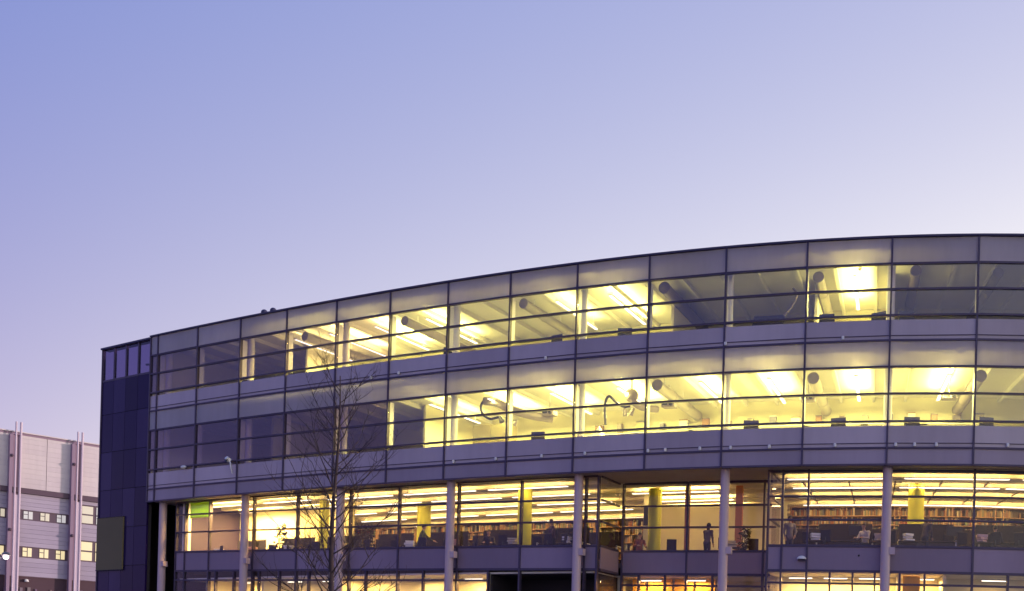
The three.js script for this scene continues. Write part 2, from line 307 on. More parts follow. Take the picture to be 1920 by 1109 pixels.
// dark stair wing that closes the left end
{
  const wing = thing('stair_wing', 'dark violet glass stair wing closing the left end of the curved building', 'stair tower', [P(-1, 3)[0], 0, P(-1, 3)[1]]);
  const WO = [P(-1, 3)[0], 0, P(-1, 3)[1]];
  const w = (name, mat, ...a) => part(wing, name, prism(P, ...a, WO), mat);
  const A = -1.55, B = -0.19, TOP = 16.89, rows = [-1.5, 0.6, 2.7, 4.8, 6.9, 9, 11.1, 13.2, 15.05], cols = [A, A + 0.34, A + 0.68, A + 1.02, B];
  w('wall', M.dark, A + 0.02, B - 0.02, 0.14, 0.3, -1.5, 15.1);
  w('wall', M.dark, A, A + 0.06, 0.3, 12, -1.5, 15.1); w('wall', M.dark, A + 0.07, B - 0.02, 11.8, 12, -1.5, 15.1);
  w('roof', M.slab, A + 0.07, B - 0.02, 0.31, 11.79, 14.9, 15.08);
  for (let c = 0; c < 4; c++) for (let r = 0; r < 8; r++) w('glass_panel', pick(M.darkGlass, c * 3 + r), cols[c] + px(0.012), cols[c + 1] - px(0.012), 0.0, 0.1, rows[r] + 0.012, r === 7 ? 15.02 : rows[r + 1] - 0.012);
  w('transom', M.mullion, A, B, -0.02, 0.13, 15.025, 15.13);
  for (let c = 0; c < 4; c++) w('window_pane', M.clearGrey, cols[c] + px(0.03), cols[c + 1] - px(0.03), 0.03, 0.045, 15.1, TOP - 0.06);
  for (const c of cols) w('post', M.mullion, c - px(0.05), c + px(0.05), -0.02, 0.1, 15.06, TOP - 0.05);
  w('coping', M.coping, A - 0.03, B - 0.01, -0.1, 0.4, TOP - 0.05, TOP + 0.04);
  w('mullion', M.mullion, A - px(0.05), A + px(0.02), -0.05, 0.15, -1.5, TOP - 0.06);
  for (const m of [A + 0.4, A + 0.8, B - 0.1]) w('post', M.mullion, m - px(0.05), m + px(0.05), 3.4, 3.5, 15.08, 17.2);
  w('handrail', M.mullion, A + 0.1, B - 0.05, 2.2, 2.28, (m) => 16.6 - 0.35 * (m - A), (m) => 16.7 - 0.35 * (m - A));
  const sign = thing('sign_panel', 'plain olive green square panel fixed low on the dark stair wing', 'panel', [P(-1.17, 0)[0], 0, P(-1.17, 0)[1]]);
  const SO = [P(-1.17, 0)[0], 0, P(-1.17, 0)[1]];
  part(sign, 'board', prism(P, -1.545, -0.79, -0.10, -0.02, 4.6, 7.45, SO), std(0.19, 0.16, 0.085, 0.8, { map: cloudy }));
  for (const [a, b, c, d] of [[-1.55, -0.785, 7.452, 7.49], [-1.55, -0.785, 4.56, 4.598]]) part(sign, 'edge_strip', prism(P, a, b, -0.11, -0.02, c, d, SO), M.dark);
}

// ------------------------------------------------------------------ interior lamps
const FLOOR = { top: 12.96, mid: 8.78, lib: 4.67, ground: -1.45 };
const NTH = ['first', 'second', 'third', 'fourth', 'fifth', 'sixth', 'seventh', 'eighth', 'ninth', 'tenth', 'eleventh', 'twelfth', 'thirteenth', 'fourteenth', 'fifteenth', 'sixteenth', 'seventeenth'];
const nth = (m) => NTH[Math.max(0, Math.floor(m))] + ' bay from the left end';
const put = (m, d, h) => { const [x, z] = P(m, d); return [x, h + EYE, z]; };
const basis = (X, Z) => new THREE.Quaternion().setFromRotationMatrix(new THREE.Matrix4().makeBasis(X, new THREE.Vector3().crossVectors(Z, X), Z));
const UPQ = (alongX) => basis(alongX ? new THREE.Vector3(1, 0, 0) : new THREE.Vector3(0, 0, 1), new THREE.Vector3(0, -1, 0));
const DOWNQ = (alongX) => basis(alongX ? new THREE.Vector3(1, 0, 0) : new THREE.Vector3(0, 0, 1), new THREE.Vector3(0, 1, 0));
const LAMP = { office: col(1, 0.91, 0.21), library: col(1, 0.66, 0.165), ground: col(1, 0.62, 0.17) };
function linear(m, d, h, length, alongX, up, down, color, label, group, drop = 0.3) {
  const t = thing('ceiling_light', label, 'ceiling light', put(m, d, h), heading(m), group);
  const s = (w, hh, l, x, y, z) => (alongX ? rbox(l, hh, w, 0.015, z, y, x) : rbox(w, hh, l, 0.015, x, y, z));
  part(t, 'housing', s(0.16, 0.06, length, 0, 0, 0), M.housing);
  part(t, 'diffuser', s(0.13, 0.02, length - 0.06, 0, -0.041, 0), M.glow);
  for (const k of [-1, 1]) part(t, 'hanger', alongX ? cyl(0.008, 0.008, drop, k * length * 0.4, drop / 2 + 0.03, 0, 6) : cyl(0.008, 0.008, drop, 0, drop / 2 + 0.03, k * length * 0.4, 6), M.housing);
  for (const [q, y, i] of [[UPQ(alongX), 0.045, up], [DOWNQ(alongX), -0.06, down]]) {
    if (!i) continue;
    const l = new THREE.RectAreaLight(color, i, length - 0.06, 0.13); l.position.y = y; l.quaternion.copy(q); t.add(l);
  }
  return t;
}
for (const [m, p, len = 3.8] of [[2.78, 0.45], [3.5, 0.95], [4.4, 1.15], [5.35, 0.8], [7.5, 0.6], [8.3, 1.1], [11.55, 1.25]])
  linear(m, 3.0, 15.98, len, false, 140 * p, 260 * p, LAMP.office, 'long hanging ceiling light on the top glazed floor, ' + nth(m), 'ceiling lights of the upper floors', 0.46);
for (const [m, p] of [[5.45, 0.5], [6.45, 0.8], [7.45, 1], [8.45, 1.1], [9.6, 0.9], [10.5, 1.05], [11.6, 1.15], [12.75, 1.1]])
  linear(m, 3.0, 11.98, 3.8, false, 150 * p, 400 * p, LAMP.office, 'long hanging ceiling light on the second glazed floor, ' + nth(m), 'ceiling lights of the upper floors', 0.46);
{
  const rows = [[1.75, 'nearest the glass'], [3.75, 'second row from the glass'], [5.95, 'third row from the glass'], [8.2, 'fourth row from the glass'], [10.8, 'deepest row']];
  for (const m of [1.2, 2.55, 4.0, 5.5, 7.0, 8.95, 11.4, 12.9, 14.4]) rows.forEach(([d, w], k) => {
    if (m < 2 && k > 1 || m === 8.95 && (k < 1 || k > 3)) return;
    linear(m, m < 3 && k < 2 ? d - 0.2 : d + (m === 8.95 ? 0.35 : 0), 7.98, m < 3 ? 3.4 : 4.2, true, m < 2 ? 140 : 72, m < 2 ? 560 : m < 3 ? 70 : 24, LAMP.library, 'library strip light, ' + nth(m) + ', ' + w, 'strip lights of the library ceiling', 0.22);
  });
}
for (const [m, d, p] of [[1.62, 1.75, 1], [2.7, 1.75, 0.16], [3.45, 1.75, 0.2], [4.25, 1.75, 0.9], [5.25, 1.75, 0.8], [6.15, 1.75, 1.1], [8.75, 3.12, 0.42], [9.4, 3.12, 0.4], [10.95, 1.75, 0.7], [11.4, 1.75, 0.9], [11.85, 1.75, 0.9], [12.5, 1.75, 0.7], [13.4, 1.75, 0.12]])
  linear(m, d, 3.92, 1.0, true, 0, 420 * p, LAMP.ground, 'ground floor ceiling light, ' + nth(m) + (m === 11.85 ? ', right one' : ''), 'ceiling lights of the ground floor', 0.06);

// ------------------------------------------------------------------ ducts and beams hung under the ceilings
for (const [m, h, mat, r, lab] of [
  [3.02, 15.98, M.duct, 0.24, 'thick round grey air duct under the bright top floor ceiling, fourth bay'], [4.98, 15.95, M.ductDark, 0.24, 'thick brown air duct under the bright top floor ceiling, fifth mullion'], [7.0, 16.0, M.duct, 0.24, 'thick round pale air duct beside the strip light, top floor, eighth bay'],
  [9.08, 16.0, M.ductDark, 0.27, 'thick dark air duct in the dim top floor room, tenth bay'], [11.1, 15.95, M.duct, 0.24, 'thick air duct in the brightest top floor room, twelfth bay'], [12.3, 16.05, M.ductDark, 0.24, 'thick dark air duct in the dim top floor room, thirteenth bay'], [13.3, 15.95, M.ductDark, 0.22, 'dark air duct at the frame edge of the top floor, fourteenth bay'],
  [9.02, 11.92, M.duct, 0.26, 'thick round air duct in the second glazed floor, tenth bay'], [11.07, 11.88, M.duct, 0.26, 'thick round air duct in the second glazed floor, twelfth bay'], [13.12, 11.88, M.ductDark, 0.26, 'thick brown air duct in the second glazed floor, fourteenth bay']]) {
  const t = thing('air_duct', lab, 'air duct', put(m, 1.0, h), heading(m), 'round ducts under the office ceilings');
  const g = new THREE.CylinderGeometry(r * 0.88, r * 0.88, 5.3, 24, 1, false).rotateX(Math.PI / 2).translate(0, 0, -2.65);
  part(t, 'pipe', g, mat);
  for (const z of [-0.03, -1.8, -3.6, -5.2]) part(t, 'flange', new THREE.CylinderGeometry(r * 0.88 + 0.015, r * 0.88 + 0.015, 0.05, 24).rotateX(Math.PI / 2).translate(0, 0, z), mat);
  for (const z of [-0.9, -3.2]) part(t, 'hanger', box(0.03, 0.42, 0.05, 0, r + 0.1, z), M.housing);
}

// ------------------------------------------------------------------ furniture and equipment behind the glass
const at = (name, label, cat, m, d, h, group, turn = 0) => thing(name, label, cat, put(m, d, h), heading(m) + turn, group);
function projector(m, label) {
  const t = at('projector', label, 'projector', m, 3, 11.6, 'projectors hung in the second glazed floor');
  part(t, 'case', rbox(0.62, 0.26, 0.42, 0.04, 0, 0, 0), M.ductDark); part(t, 'lens', new THREE.CylinderGeometry(0.07, 0.08, 0.08, 16).rotateX(Math.PI / 2).translate(0.14, -0.02, 0.24), M.blackPlastic);
  part(t, 'ceiling_pole', cyl(0.03, 0.03, 0.76, 0, 0.5, 0), M.housing); part(t, 'vent', box(0.24, 0.1, 0.02, -0.13, 0, 0.212), M.blackPlastic);
}
projector(7.09, 'dark projector hanging behind the second glazed floor, eighth bay, above the small files');
projector(8.96, 'dark projector hanging right of the fume arm, second glazed floor, ninth mullion');
projector(10.93, 'dark projector hanging at a mullion of the second glazed floor, eleventh bay');
projector(12.83, 'dark projector hanging under the bright strip light, second glazed floor, thirteenth bay');

{ // jointed extraction arms
  const a = at('fume_arm', 'grey bent fume extraction arm with dark looped hose above the big cabinet', 'extraction arm', 6.5, 1.6, 8.78);
  part(a, 'duct', tube([[-0.72, 3.22, 0], [-0.2, 3.16, -0.1], [0.35, 2.9, -0.4], [1.0, 2.72, -1.0], [1.8, 2.66, -1.8]], 0.19, 14, 24), M.ductDark);
  part(a, 'hose', tube([[-0.74, 3.25, 0], [-0.86, 2.98, 0.06], [-0.72, 2.62, 0.1], [-0.3, 2.36, 0.1], [0.1, 2.42, 0.05]], 0.06, 10, 24), M.blackPlastic);
  part(a, 'nozzle', new THREE.CylinderGeometry(0.06, 0.13, 0.3, 16).rotateZ(0.5).translate(0.2, 2.34, 0.0), M.blackPlastic);
  part(a, 'nozzle', new THREE.CylinderGeometry(0.05, 0.11, 0.26, 16).rotateZ(-0.5).translate(0.72, 2.22, -0.4), M.ductDark);
  part(a, 'ceiling_pole', cyl(0.05, 0.05, 0.75, 0.3, 3.33, -0.4), M.housing);
  const b = at('fume_arm', 'dark elbowed fume extraction arm with grey hood beside the white paper model', 'extraction arm', 8.4, 1.6, 8.78);
  part(b, 'hose', tube([[-0.6, 1.75, 0], [-0.66, 2.35, 0], [-0.62, 2.8, 0], [-0.48, 2.98, 0], [-0.15, 2.72, 0], [0.2, 2.5, 0], [0.5, 2.5, -0.1]], 0.06, 10, 30), M.blackPlastic);
  part(b, 'hood', new THREE.SphereGeometry(0.3, 18, 12).scale(1, 1, 0.8).translate(0.5, 3.0, -0.2), M.ductDark);
  part(b, 'duct', tube([[0.5, 3.0, -0.2], [0.62, 2.7, -0.2], [0.85, 2.55, -0.5], [1.3, 2.6, -1.2]], 0.15, 12, 16), M.ductDark);
  for (const x of [0.28, 0.62]) part(b, 'nozzle', new THREE.CylinderGeometry(0.05, 0.11, 0.34, 16).rotateZ(x > 0.4 ? -0.5 : 0.1).translate(x, 2.26, -0.05), M.ductDark);
  part(b, 'ceiling_pole', cyl(0.05, 0.05, 0.5, 0.5, 3.45, -0.2), M.housing);
}
{
  const c = at('cabinet', 'large plain beige cabinet standing behind the second glazed floor, sixth bay', 'cabinet', 6.22, 2.4, 8.78);
  part(c, 'carcass', box(1.95, 2.36, 0.7, 0, 1.18, -0.36), std(0.40, 0.34, 0.17, 0.7, { map: cloudy }));
  for (const x of [-0.49, 0.49]) { const d = part(c, 'door', rbox(0.95, 2.3, 0.03, 0.01, x, 1.18, 0.01), std(0.42, 0.36, 0.18, 0.65, { map: cloudy })); part(d, 'handle', box(0.02, 0.16, 0.03, -Math.sign(x) * 0.4 + x, 1.1, 0.04), M.housing); }
  const pm = at('paper_model', 'white folded paper pyramid standing on a bench behind glass', 'paper model', 8.22, 0.95, FLOOR.mid + 0.80);
  part(pm, 'sheet', new THREE.ConeGeometry(0.5, 0.75, 4).rotateY(0.5).translate(0, 0.375, 0), M.whitePaint);
}
function desk(m, floor, d, label, group, length = 2.6, dark = false) {
  const t = at('desk', label, 'desk', m, d, floor, group);
  part(t, 'desktop', rbox(length, 0.04, 0.7, 0.012, 0, 0.78, 0), dark ? M.darkWood : M.whitePaint);
  for (const x of [-1, 1]) part(t, 'leg', box(0.05, 0.75, 0.64, x * (length / 2 - 0.06), 0.38, 0), M.housing);
  part(t, 'back_panel', box(length - 0.2, 0.4, 0.02, 0, 0.54, -0.31), M.housing);
  return t;
}
function monitor(m, d, h, turn, label, group) {
  const t = at('monitor', label, 'monitor', m, d, h, group, turn);
  part(t, 'screen', rbox(0.62, 0.40, 0.04, 0.01, 0, 0.46, 0), M.blackPlastic); part(t, 'stand', cyl(0.025, 0.03, 0.3, 0, 0.15, -0.03), M.blackPlastic); part(t, 'foot', cyl(0.13, 0.14, 0.015, 0, 0.008, -0.02, 20), M.blackPlastic);
}
const topDesks = 'work benches of the top floor', midDesks = 'work benches of the second glazed floor';
for (let i = 5; i < 14; i++) desk(i + 0.5, FLOOR.top, 0.95, 'long white bench behind the top floor glass, ' + nth(i), topDesks, 2.5);
for (let i = 6; i < 14; i++) desk(i + 0.5, FLOOR.mid, 0.95, 'long white bench behind the second glazed floor, ' + nth(i), midDesks, 2.5);
for (const [m, turn] of [[5.82, 0.3], [7.55, -0.2], [8.55, 0.2], [11.22, 0], [11.86, -0.4], [12.2, 0.25]]) monitor(m, 0.95, FLOOR.top + 0.80, turn, 'dark monitor on the top floor work bench, ' + nth(m) + (m === 11.86 ? ', right one' : ''), 'monitors on the work benches');
for (const [m, turn] of [[7.3, 0.2], [10.3, 0.2], [11.4, -0.2], [12.3, 0.1], [13.2, 0.3]]) monitor(m, 0.95, FLOOR.mid + 0.80, turn, 'dark monitor on the second glazed floor bench, ' + nth(m), 'monitors on the work benches');
{
  const R = rng(77), mats = [M.whitePaint, M.wood, M.ductDark, std(0.55, 0.5, 0.3, 0.8), std(0.25, 0.24, 0.3, 0.8)];
  for (let i = 0; i < 26; i++) {
    const mid = i < 19, m = mid ? 7.0 + i * 0.36 : 5.15 + (i - 19) * 0.45 + 0.1 * R(), h = (mid ? FLOOR.mid : FLOOR.top) + 2.53, w = 0.2 + 0.25 * R(), t = 0.3 + 0.2 * R();
    const k = at('file_box', 'small file box, ' + [...NTH, 'eighteenth', 'nineteenth'][mid ? i : i - 19] + (mid ? ' from the left on the wall shelf, second glazed floor' : ' from the left on the wall shelf, top floor'), 'file box', m, 6.28, h, mid ? 'file boxes on the shelf of the second glazed floor' : 'file boxes on the shelf of the top floor');
    part(k, 'carton', rbox(w, t, 0.24, 0.01, 0, t / 2, 0), mats[i % 5]); part(k, 'lid', rbox(w + 0.02, 0.05, 0.26, 0.01, 0, t + 0.012, 0), mats[(i + 1) % 5]);
  }
  for (const [m, f, len, lab] of [[10.3, FLOOR.mid, 21, 'long white wall shelf at the back of the second glazed floor'], [6.6, FLOOR.top, 10, 'long white wall shelf at the back of the top floor']]) { const sh = at('wall_shelf', lab, 'shelf', m, 6.28, f + 2.48); for (let k = 0; k < len; k += 3) { const a = P(m + (k - len / 2) / BAY, 6.26), b = P(m + (k + 2.96 - len / 2) / BAY, 6.26), o = sh.position, x = (a[0] + b[0]) / 2 - o.x, z = (a[1] + b[1]) / 2 - o.z, r = Math.atan2(-(b[1] - a[1]), b[0] - a[0]) - sh.rotation.y; part(sh, 'shelf_board', box(2.98, 0.035, 0.34).rotateY(r + sh.rotation.y).translate(x, 0, z).rotateY(-sh.rotation.y), M.whitePaint); } }
  const t = at('drawing_board', 'dark tilted drawing board on legs in the dim top floor room', 'drawing board', 10.45, 1.5, FLOOR.top);
  part(t, 'board', box(1.3, 0.04, 0.9).rotateX(0.9).translate(0, 1.45, 0), M.fabric);
  for (const x of [-0.55, 0.55]) part(t, 'leg', tube([[x, 0, -0.3], [x, 0.8, -0.1], [x, 1.4, 0]], 0.03, 8, 8), M.blackPlastic);
  part(t, 'lamp_arm', tube([[0.6, 1.75, -0.2], [0.95, 2.1, -0.1], [1.15, 2.55, 0], [1.0, 2.75, 0.1]], 0.05, 8, 12), M.ductDark);
}

for (const [m, f, lab] of [[8.75, 16.5, 'top floor ceiling, ninth bay'], [11.6, 16.5, 'top floor ceiling beside the strip light, twelfth bay'], [7.75, 12.5, 'second glazed floor ceiling, eighth bay'], [10.2, 12.5, 'second glazed floor ceiling, eleventh bay'], [11.5, 12.5, 'second glazed floor ceiling, twelfth bay'], [12.7, 12.5, 'second glazed floor ceiling, thirteenth bay'], [13.6, 12.5, 'second glazed floor ceiling, fourteenth bay']]) {
  const t = at('smoke_detector', 'small dark smoke detector on the ' + lab, 'smoke detector', m, 1.7, f - 0.04);
  part(t, 'base_plate', cyl(0.09, 0.09, 0.03, 0, 0.012, 0, 16), M.ductDark); part(t, 'sensor', cyl(0.05, 0.07, 0.06, 0, -0.03, 0, 16), M.blackPlastic);
}

// the library behind the columns
{
  const o = at('roller_blind', 'lime green roller blind lowered in the corner window of the library', 'roller blind', 0.77, 0.98, 8.2);
  part(o, 'cloth', box(1.8, 0.86, 0.012, 0, -0.43, 0), phys(0.42, 0.62, 0.04, { transmission: 0.6, thickness: 0, roughness: 1 }));
  part(o, 'roller', new THREE.CylinderGeometry(0.035, 0.035, 1.85, 14).rotateZ(Math.PI / 2), M.housing); part(o, 'bottom_bar', box(1.82, 0.035, 0.03, 0, -0.88, 0), M.lime);
}
function carrel(m, d, label) {
  const t = at('study_desk', label, 'study desk', m, d, FLOOR.lib, 'study desks along the library glass');
  part(t, 'desktop', rbox(2.3, 0.04, 0.8, 0.01, 0, 0.74, 0), M.darkWood); part(t, 'screen', rbox(2.2, 0.8, 0.04, 0.015, 0, 1.14, -0.38), M.fabric);
  for (const x of [-1.12, 1.12]) part(t, 'leg_frame', merged([box(0.06, 0.76, 0.06, x, 0.38, 0.36), box(0.06, 0.76, 0.06, x, 0.38, -0.36), box(0.06, 0.06, 0.78, x, 0.76, 0)]), M.whiteTrim);
  part(t, 'modesty_panel', box(2.2, 0.66, 0.02, 0, 0.36, 0.3), M.darkWood);
}
function chair(m, d, turn, label, mat = M.fabric) {
  const t = at('office_chair', label, 'chair', m, d, FLOOR.lib, 'dark office chairs in the library', turn);
  part(t, 'seat', rbox(0.48, 0.08, 0.46, 0.03, 0, 0.48, 0), mat);
  part(t, 'backrest', rbox(0.44, 0.5, 0.06, 0.025, 0, 0.86, -0.24), mat); part(t, 'stem', cyl(0.03, 0.03, 0.36, 0, 0.27, 0), M.blackPlastic); part(t, 'spine', tube([[0, 0.46, -0.1], [0, 0.5, -0.26], [0, 0.8, -0.29]], 0.025, 8, 8), M.blackPlastic);
  for (let k = 0; k < 5; k++) part(t, 'foot', box(0.04, 0.035, 0.28, 0, 0.06, 0.15).rotateY(k * 2 * Math.PI / 5), M.blackPlastic);
}
{
  const R = rng(31);
  [[1.15, 'white'], [1.95, 'pink'], [2.75, 'white'], [3.85, 'pale'], [5.15, 'white'], [5.95, 'pink'], [6.9, 'pale'], [7.75, 'white'], [11.15, 'white'], [11.95, 'pale'], [12.3, 'white'], [13.2, 'pink'], [9.9, 'pale']].forEach(([m, tone]) => {
    const t = at('paper_stack', tone + ' paper stack on a low table, library floor, ' + nth(m), 'paper stack', m, m > 8.2 && m < 10.5 ? 3.3 : 1.15, FLOOR.lib + 0.68, 'paper stacks by the library glass', R() - 0.5);
    const c = tone === 'white' ? M.whitePaint : std(tone === 'pink' ? 0.6 : 0.55, tone === 'pink' ? 0.4 : 0.5, 0.42, 0.8);
    for (let k = 0; k < 3; k++) part(t, 'sheaf', box(0.34 + 0.1 * R(), 0.05 + 0.06 * R(), 0.25, 0.05 * (R() - 0.5), 0.05 + k * 0.1, 0).rotateY(R() - 0.5), c);
    const s = at('side_table', 'low dark table under ' + tone + ' papers, ' + nth(m), 'side table', m, m > 8.2 && m < 10.5 ? 3.3 : 1.15, FLOOR.lib, 'side tables by the library glass');
    part(s, 'tabletop', rbox(0.8, 0.04, 0.5, 0.012, 0, 0.65, 0), M.darkWood); for (const x of [-0.35, 0.35]) for (const z of [-0.2, 0.2]) part(s, 'leg', cyl(0.02, 0.02, 0.63, x, 0.315, z, 8), M.blackPlastic);
  });
}
const deskMs = [1.45, 2.55, 3.5, 4.55, 5.55, 6.5, 7.55, 11.5, 12.55, 13.55];
for (const m of [1.95, 3.05, 4.05, 5.0, 6.0, 7.0, 7.85, 11.0, 12.05, 13.05, 14.0]) carrel(m, 3.5, 'dark study desk in the second row, library, ' + nth(m) + (m === 7.85 ? ', right one' : m === 7.0 ? ', left one' : ''));
for (const [m, t] of [[2.1, 2.8], [3.95, 3.3], [4.95, 2.9], [6.15, 3.2], [6.95, 2.7], [11.85, 3.0], [13.3, 2.8], [14.1, 3.2]]) chair(m, 2.75, t, 'dark chair between the library desk rows, ' + nth(m) + (m === 6.15 ? ', left one' : m === 6.95 ? ', right one' : ''));
deskMs.forEach((m) => carrel(m, 2.0, 'dark white-framed study desk in the library, ' + nth(m)));
for (const [m, turn] of [[1.3, 2.8], [2.3, 0.3], [2.8, 2.6], [3.35, 3.4], [4.4, 2.9], [4.8, 0.2], [5.4, 3.3], [6.35, 2.7], [6.75, 3.5], [7.5, 3.0], [11.3, 2.9], [13.0, 0.4]]) chair(m, 1.25, turn, 'dark office chair at the library glass, ' + nth(m) + (m === 2.8 || m === 4.8 || m === 6.75 ? ', right one' : ''));
for (const [m, turn] of [[1.65, 0.2], [3.7, -0.2], [5.75, 0.1], [7.35, 0.2], [11.65, -0.1], [12.9, 0.1]]) monitor(m, 2.0, FLOOR.lib + 0.76, turn, 'dark monitor on a library study desk, ' + nth(m), 'monitors on the library desks');
for (const [m, turn, d, w] of [[1.75, 0.4, 1.5, 'left one'], [3.05, 0.5, 1.6, 'first one'], [3.7, 2.8, 1.3, 'right one'], [5.65, 0.4, 1.7, 'right one'], [6.05, 2.9, 1.3, 'left one'], [7.2, 0.2, 1.5, 'left one'], [7.75, 2.7, 1.3, 'farther right one'], [9.0, 0.3, 3.4, 'left one'], [9.8, 2.8, 3.4, 'right one'], [10.2, 0.3, 3.5, 'by the post'], [11.05, 0.3, 1.3, 'left one'], [12.1, 2.9, 1.4, 'left one'], [12.85, 0.3, 1.9, 'right one'], [13.7, 2.6, 1.4, 'right one']]) chair(m, d, turn, 'dark swivel chair on the library floor, ' + nth(m) + ', ' + w);
for (const [m, d, h, w] of [[2.42, 1.6, 2.2, 'left of the bare tree'], [4.2, 1.7, 1.9, 'right of the bare tree'], [7.85, 1.4, 1.7, 'beside the entrance column'], [10.05, 3.7, 1.6, 'in the recessed bay']]) {
  const R = rng(Math.round(m * 100)), t = at('potted_plant', 'dark leafy potted plant on the library floor ' + w, 'potted plant', m, d, FLOOR.lib), green = std(0.025, 0.03, 0.018, 0.8);
  part(t, 'pot', new THREE.LatheGeometry([[0, 0], [0.16, 0], [0.21, 0.34], [0.23, 0.36], [0.2, 0.36], [0.19, 0.3], [0, 0.3]].map((p) => new THREE.Vector2(...p)), 18), M.darkWood);
  const leaves = [];
  for (let k = 0; k < 5; k++) { const a = k * 1.3, x = Math.cos(a) * 0.25, z = Math.sin(a) * 0.25; part(t, 'stem', tube([[0, 0.3, 0], [x * 0.4, h * 0.5, z * 0.4], [x, h * (0.7 + 0.3 * R()), z]], 0.015, 6, 8), green); }
  for (let k = 0; k < 90; k++) { const a = R() * 6.28, y = h * (0.35 + 0.65 * R()), r = 0.1 + 0.4 * R() * (1.2 - y / h); leaves.push(new THREE.SphereGeometry(0.1 + 0.06 * R(), 6, 4).scale(1, 0.12, 0.4).rotateZ(R() * 1.6 - 0.8).rotateY(a).translate(Math.cos(a) * r, y, Math.sin(a) * r)); }
  const lf = part(t, 'foliage', merged(leaves), green); lf.userData.kind = 'stuff';
}
{
  const R = rng(5);
  const tones = [[0.16, 0.05, 0.03], [0.26, 0.18, 0.09], [0.06, 0.07, 0.12], [0.36, 0.31, 0.24], [0.2, 0.11, 0.06], [0.09, 0.04, 0.04], [0.13, 0.12, 0.11], [0.1, 0.13, 0.09]];
  const bookMat = new THREE.MeshStandardMaterial({ vertexColors: true, roughness: 0.8 });
  function books(w, y, seed) {
    const Q = rng(seed), l = []; let x = -w / 2;
    while (x < w / 2 - 0.05) {
      const t = 0.025 + 0.07 * Q() * Q(), h = 0.19 + 0.17 * Q(), g = box(t * 0.94, h, 0.2, x + t / 2, y + h / 2, 0.02), c = tones[(Q() * tones.length) | 0], n = g.attributes.position.count, a = new Float32Array(n * 3);
      for (let i = 0; i < n; i++) a.set(c, i * 3);
      g.setAttribute('color', new THREE.BufferAttribute(a, 3)); l.push(g); x += t; if (Q() < 0.08) x += 0.08 + 0.25 * Q();
    }
    return mergeGeometries(l);
  }
  const spots = [];
  for (let m = 1.55; m < 8; m += 0.95) spots.push([m, 9.6, 2.7]);
  for (let m = 10.95; m < 15.2; m += 0.86) spots.push([m, 7.4, 2.6]);
  spots.forEach(([m, d, w], i) => {
    const t = at('bookcase', 'tall timber bookcase deep in the library, ' + nth(m), 'bookcase', m, d, FLOOR.lib, 'bookcases of the library');
    const hgt = 3.05;
    for (const x of [-w / 2, w / 2]) part(t, 'side_panel', box(0.04, hgt, 0.34, x, hgt / 2, 0), M.wood);
    part(t, 'back_panel', box(w - 0.04, hgt, 0.02, 0, hgt / 2, -0.15), M.darkWood);
    for (let k = 0; k < 8; k++) part(t, 'shelf', box(w - 0.05, 0.03, 0.3, 0, 0.1 + k * 0.42, 0.005), M.wood);
    for (let k = 0; k < 7; k++) { const b = part(t, 'book_row', books(w - 0.12, 0.118 + k * 0.42, 100 + i * 10 + k), bookMat); b.userData.kind = 'stuff'; }
  });
  const cn = at('counter', 'long grey library counter standing before the bookcases', 'counter', 12.6, 5.2, FLOOR.lib);
  part(cn, 'front_panel', box(9, 1.0, 0.5, 0, 0.5, 0), std(0.22, 0.19, 0.24, 0.7, { map: cloudy })); part(cn, 'countertop', rbox(9.1, 0.05, 0.6, 0.015, 0, 1.03, 0.02), M.whiteTrim);
  for (const [x, wd] of [[3.1, 0.5], [-2.2, 0.35]]) { const s = at('screen', x > 0 ? 'bright white monitor glowing on the library counter at the right' : 'small bright monitor on the library counter by the column', 'monitor', 12.6 + x / BAY, 4.9, FLOOR.lib + 1.06);
    part(s, 'display', box(wd, 0.3, 0.02, 0, 0.32, 0.022), new THREE.MeshStandardMaterial({ color: col(0.1, 0.1, 0.1), emissive: col(0.95, 0.93, 1), emissiveIntensity: 1.2 })); part(s, 'screen_case', rbox(wd + 0.04, 0.34, 0.02, 0.008, 0, 0.32, 0), M.blackPlastic); part(s, 'stand', cyl(0.03, 0.06, 0.16, 0, 0.08, 0), M.blackPlastic);
    const l = new THREE.RectAreaLight(col(0.95, 0.93, 1), 1.2, wd, 0.3); l.position.set(0, 0.32, 0.04); l.rotation.y = Math.PI; s.add(l); }
}

